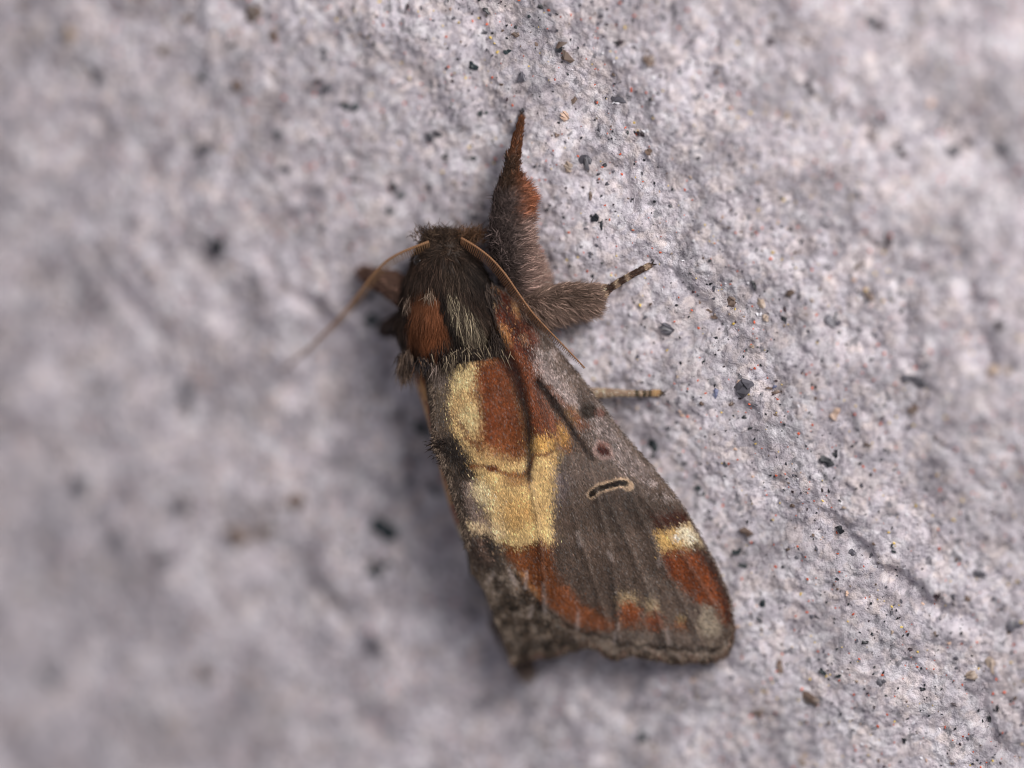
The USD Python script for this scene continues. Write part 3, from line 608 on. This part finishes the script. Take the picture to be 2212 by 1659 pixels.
tuft(928, 636, .0, 6, 6, 22, (0, -1, .4), (.3, .55), [(166, 146, 128), (130, 110, 94)], .3, .016)
tuft(880, 650, -.6, 5, 8, 22, (-.2, -1, .4), (.3, .55), [(160, 140, 124), (120, 102, 90)], .3, .016)
tuft(1015, 512, -.8, 16, 8, 600, (.35, .45, .35), (.25, .6), [(98, 72, 56), (82, 64, 52), (120, 90, 68)], .4)
tuft(945, 510, -.8, 22, 8, 700, (-.1, .6, .3), (.2, .5), [(80, 64, 54), (64, 52, 46), (100, 82, 68)], .45)
tuft(1060, 640, -.6, 8, 14, 350, (.3, -.9, .2), (.4, .8), [(66, 56, 52), (48, 42, 40), (92, 78, 70)])
curves('/World/moth/body/fur', np.vstack(Qs), np.vstack(Ws), np.vstack(Cs), fur_mat)
# abdomen tip hair
pa, fi = trimesh.sample.sample_surface(tm, 30000, seed=8)[:2]; au = uv(pa); k = (au[:, 1] > 1330); pa, an = pa[k][:1500], tm.face_normals[fi][k][:1500]; n = len(pa)
Q, W_ = strands(pa, norm(np.c_[R.normal(.1, .15, n), -np.ones(n), R.normal(0, .2, n)] + .3 * an), R.uniform(.2, .45, n), R.uniform(.02, .035, n), None, np.zeros((n, 3)), 4)
curves('/World/moth/body/tail_tuft', Q, W_, np.clip(lin((120, 104, 96)) * R.uniform(.6, 1.3, (n, 1)), 0, 1), fur_mat)
# the eye, nearly hidden in the fur at the side of the head
for i, (u, v, z) in enumerate([(905, 564, -.95), (1008, 545, -1.5)]):
    s = trimesh.creation.icosphere(3, .3); s.apply_scale([.8, 1, .9])
    mesh('/World/moth/eye' + ('_001' if i else ''), np.array(s.vertices) + pt(u, v, z), s.faces, eye_mat)

# ------------------------------------------------------------------ legs
def leg(i, joints, cols, nfur, flen, fdir, fcols, wd=.028, seed=0, keep=1.0):
    """joints: (u, v, z, radius mm); fcols(uv, t) gives the hairs' colours."""
    bod = None
    J = [manifold3d.Manifold.sphere(r, 20).translate(tuple(pt(u, v, z))) for u, v, z, r in joints]
    for a, b in zip(J[:-1], J[1:]):
        hl = manifold3d.Manifold.batch_hull([a, b]); bod = hl if bod is None else bod + hl
    mm = bod.refine_to_length(.12).to_mesh(); t = trimesh.Trimesh(mm.vert_properties[:, :3], mm.tri_verts)
    trimesh.smoothing.filter_taubin(t, iterations=6)
    path = '/World/moth/leg' + ('_%03d' % i if i else '')
    vc = fcols(uv(np.array(t.vertices)))
    mesh(path, np.array(t.vertices), t.faces, skin_mat, vc * .75)
    line = np.array([j[:2] for j in joints], float)
    p, fi = trimesh.sample.sample_surface(t, nfur * 2, seed=20 + i)[:2]; nn = t.face_normals[fi]
    k = nn[:, 2] > -.6; p, nn = p[k][:nfur], nn[k][:nfur]; n = len(p); q = uv(p)
    dd = norm(np.asarray(fdir(q), float) + R.normal(size=(n, 3)) * .3 + 1.2 * np.c_[fb(q, 9, 111), fb(q, 9, 112), fb(q, 9, 113)])
    dd = norm(dd - .7 * (dd * nn).sum(1, keepdims=True) * nn + nn * .5)
    ll = np.asarray(flen(q)) * R.uniform(.55, 1.2, n)
    Q, W_ = strands(p, dd, ll, R.uniform(.7, 1.2, n) * wd, None, -.2 * nn, 4)
    c = fcols(q) * R.uniform(.65, 1.4, (n, 1)); c = np.where((R.random(n) > .86)[:, None], c * 2.4, c * .8)
    curves(path + '/fur', Q, W_, np.clip(c * 1.25, 0, .85), fur_mat)
    return path

def claws(path, u, v, z, d, col=(34, 22, 16)):
    V, F, o = [], [], 0
    for s in (-1, 1):
        b = pt(u, v, z); d3 = np.array([d[0], -d[1], 0.]); sd = np.array([-d3[1], d3[0], 0]) * s
        ctr = [b, b + .10 * d3 + .07 * sd, b + .17 * d3 + .10 * sd - [0, 0, .08], b + .18 * d3 + .09 * sd - [0, 0, .17]]
        for a_, b_, r0, r1 in zip(ctr[:-1], ctr[1:], (.032, .026, .016), (.026, .016, .004)):
            hl = manifold3d.Manifold.batch_hull([manifold3d.Manifold.sphere(r0, 8).translate(tuple(a_)), manifold3d.Manifold.sphere(r1, 8).translate(tuple(b_))]).to_mesh()
            V.append(hl.vert_properties[:, :3]); F.append(hl.tri_verts + o); o += len(V[-1])
    V = np.vstack(V)
    mesh(path + '/claw', V, np.vstack(F), skin_mat, np.tile(lin(col), (len(V), 1)))

def c_front(p):
    q = Paint(p, (100, 85, 80), .8)
    q.poly([(1100, 240), (1150, 240), (1150, 340), (1120, 400), (1080, 400), (1085, 330)], (106, 66, 44), 14)
    q.poly([(1080, 330), (1120, 340), (1110, 420), (1070, 430)], (84, 64, 52), 12)
    q.poly([(1118, 385), (1170, 385), (1170, 470), (1118, 470)], (160, 98, 68), 14, .85)
    q.poly([(1122, 475), (1190, 475), (1200, 640), (1128, 640)], (160, 132, 122), 14, .85)
    q.poly([(1040, 420), (1105, 420), (1112, 600), (1040, 620)], (92, 79, 76), 14, .9)
    return q.c
gl = leg(0, [(1126, 254, wall_z(1126, 250) + .10, .10), (1122, 285, -.15, .13), (1119, 292, -.1, .19), (1113, 325, .0, .20), (1108, 338, .0, .27), (1105, 374, .05, .27), (1106, 392, .1, .42), (1106, 432, .0, .70), (1101, 485, -.2, .74), (1103, 545, -.6, .78), (1128, 610, -1.3, .85), (1120, 650, -1.8, .7)],
    None, 7500, lambda q: .2 + .32 * ss(q[:, 1], 300, 420) + .22 * ss(q[:, 0], 1105, 1150) * ss(q[:, 1], 370, 420), lambda q: np.c_[.25 + .9 * ss(q[:, 0], 1095, 1140) * ss(q[:, 1], 370, 400), .3 + .5 * (1 - ss(q[:, 1], 300, 420)), np.zeros(len(q))], c_front)
claws(gl, 1127, 246, wall_z(1126, 246) + .1, (.1, -1))
def c_mid(p):
    q = Paint(p, (142, 119, 107), .7)
    q.blob(1240, 640, 50, 14, (96, 78, 68), .7, .7)
    q.poly([(1296, 560), (1450, 540), (1450, 620), (1300, 660)], (88, 66, 56), 5)
    for u, v in [(1302, 632), (1332, 616), (1357, 602), (1398, 576)]:
        q.line([(u - 5, v - 12), (u + 5, v + 12)], (178, 152, 130), 8, 8, 4, .8)
    return q.c
gl = leg(1, [(1130, 665, -1.3, .55), (1170, 660, -.75, .62), (1220, 648, -.45, .60), (1265, 645, -.4, .52), (1296, 634, -.4, .30), (1312, 626, -.4, .15), (1340, 608, -.25, .13), (1375, 588, -.1, .115), (1402, 574, wall_z(1404, 572) + .14, .12)],
    None, 5200, lambda q: .11 + .75 * (1 - ss(q[:, 0], 1270, 1320)) * (.6 + .4 * ss(q[:, 1], 630, 670)), lambda q: np.c_[.8 * np.ones(len(q)), np.where(q[:, 0] > 1300, .35, -.65 * ss(q[:, 1], 625, 660) + .1), np.zeros(len(q))], c_mid, .026)
claws(gl, 1408, 571, wall_z(1408, 571) + .13, (.85, -.5))
def c_hind(p):
    q = Paint(p, (176, 150, 128), .4)
    for u in (1375, 1391, 1404):
        q.line([(u, 835), (u, 865)], (74, 66, 44), 7, 7, 3, .95)
    q.blob(1420, 850, 12, 14, (204, 164, 120), .3); q.line([(1428, 835), (1428, 865)], (70, 62, 48), 6, 6, 3, .9)
    return q.c
gl = leg(2, [(1270, 850, -1.4, .2), (1312, 848, -1.35, .17), (1340, 849, -1.25, .15), (1368, 850, -1.1, .13), (1400, 850, wall_z(1400, 850) + .2, .14), (1424, 849, wall_z(1424, 849) + .16, .14)], None, 1400,
    lambda q: .06 + .10 * (1 - ss(q[:, 0], 1300, 1340)), lambda q: np.c_[np.ones(len(q)), -.2 * np.ones(len(q)), np.zeros(len(q))], c_hind, .022)
claws(gl, 1431, 849, wall_z(1431, 849) + .12, (.95, .1))
c_left = lambda p: Paint(p, (118, 90, 78), .5).c
leg(3, [(885, 640, -2.0, .6), (850, 615, -2.6, .55), (815, 603, -3.2, .42), (785, 588, wall_z(785, 588) + .3, .24)], None, 1600, lambda q: .3 * np.ones(len(q)), lambda q: np.c_[-np.ones(len(q)), .1 * np.ones(len(q)), np.zeros(len(q))], c_left)
leg(4, [(880, 690, -2.4, .5), (850, 704, -3.0, .36), (828, 716, wall_z(828, 716) + .25, .2)], None, 900, lambda q: .25 * np.ones(len(q)), lambda q: np.c_[-np.ones(len(q)), -.4 * np.ones(len(q)), np.zeros(len(q))], lambda p: Paint(p, (80, 64, 58), .5).c)

# ------------------------------------------------------------------ antennae
def antenna(i, line, r0, r1, side, tlen, cs, ct, teeth):
    L = resample(np.asarray(line, float), 400)
    from scipy.ndimage import gaussian_filter1d
    L = gaussian_filter1d(L, 14, axis=0, mode='nearest')
    P = pt(L[:, 0], L[:, 1], L[:, 2]); T = norm(np.gradient(P, axis=0)); n = len(P)
    up = np.array([0, 0, 1.]); B = norm(np.cross(T, up)); U = np.cross(B, T)
    rr = np.interp(np.linspace(0, 1, n), [0, .15, 1], [r0 * 1.15, r0, r1]) * (1 + .10 * np.sin(np.arange(n) * 2 * np.pi * teeth / n))
    k = 10; an = np.arange(k) * 2 * np.pi / k
    V = (P[:, None] + rr[:, None, None] * (np.cos(an)[None, :, None] * B[:, None] + np.sin(an)[None, :, None] * U[:, None])).reshape(-1, 3)
    f = (np.arange(n - 1)[:, None] * k + np.arange(k)).ravel(); g_ = (np.arange(n - 1)[:, None] * k + (np.arange(k) + 1) % k).ravel()
    F = np.stack([f, f + k, g_ + k, g_], 1)
    path = '/World/moth/antenna' + ('_001' if i else '')
    cc = np.repeat(lin(cs) * (1 + .2 * np.sin(np.arange(n) * 2 * np.pi * teeth / n))[:, None] * R.uniform(.85, 1.15, (n, 1)), k, 0)
    mesh(path, V, F, skin_mat, cc)
    Vt_, Ft, o = [], [], 0
    for j in range(teeth):
        x = (j + .5) / teeth; a = int(x * (n - 1)); l = tlen * np.interp(x, [0, .08, .45, .85, 1], [.6, 1, .95, .45, .15])
        base = P[a] + side * B[a] * rr[a] * .6; tip = base + side * B[a] * l + T[a] * l * .2 - U[a] * l * .3
        w_ = .030 * np.interp(x, [0, .7, 1], [1, 1, .6])
        hl = manifold3d.Manifold.batch_hull([manifold3d.Manifold.sphere(w_, 6).translate(tuple(base)), manifold3d.Manifold.sphere(w_ * .45, 6).translate(tuple(tip))]).to_mesh()
        Vt_.append(hl.vert_properties[:, :3]); Ft.append(hl.tri_verts + o); o += len(Vt_[-1])
    Vt_ = np.vstack(Vt_)
    g = mesh(path + '/comb_teeth', Vt_, np.vstack(Ft), skin_mat, np.tile(lin(ct), (len(Vt_), 1)))
    prim_tag(g.GetPrim(), kind='stuff')
antenna(0, [(992, 512, -.35), (1025, 530, -.1), (1060, 556, .05), (1092, 592, .1), (1120, 634, .1), (1150, 676, .05), (1180, 708, .05), (1215, 744, .0), (1245, 775, .0), (1267, 799, -.05)], .05, .03, 1, .32, (136, 98, 70), (94, 63, 42), 84)
antenna(1, [(932, 520, -.4), (905, 530, -.5), (870, 543, -.8), (835, 562, -1.2), (806, 592, -1.7), (775, 635, -2.4), (735, 685, -3.2), (690, 730, -4.0), (650, 768, -4.7), (610, 800, wall_z(610, 800) + .2)], .055, .045, -1, .30, (144, 108, 78), (112, 84, 60), 84)
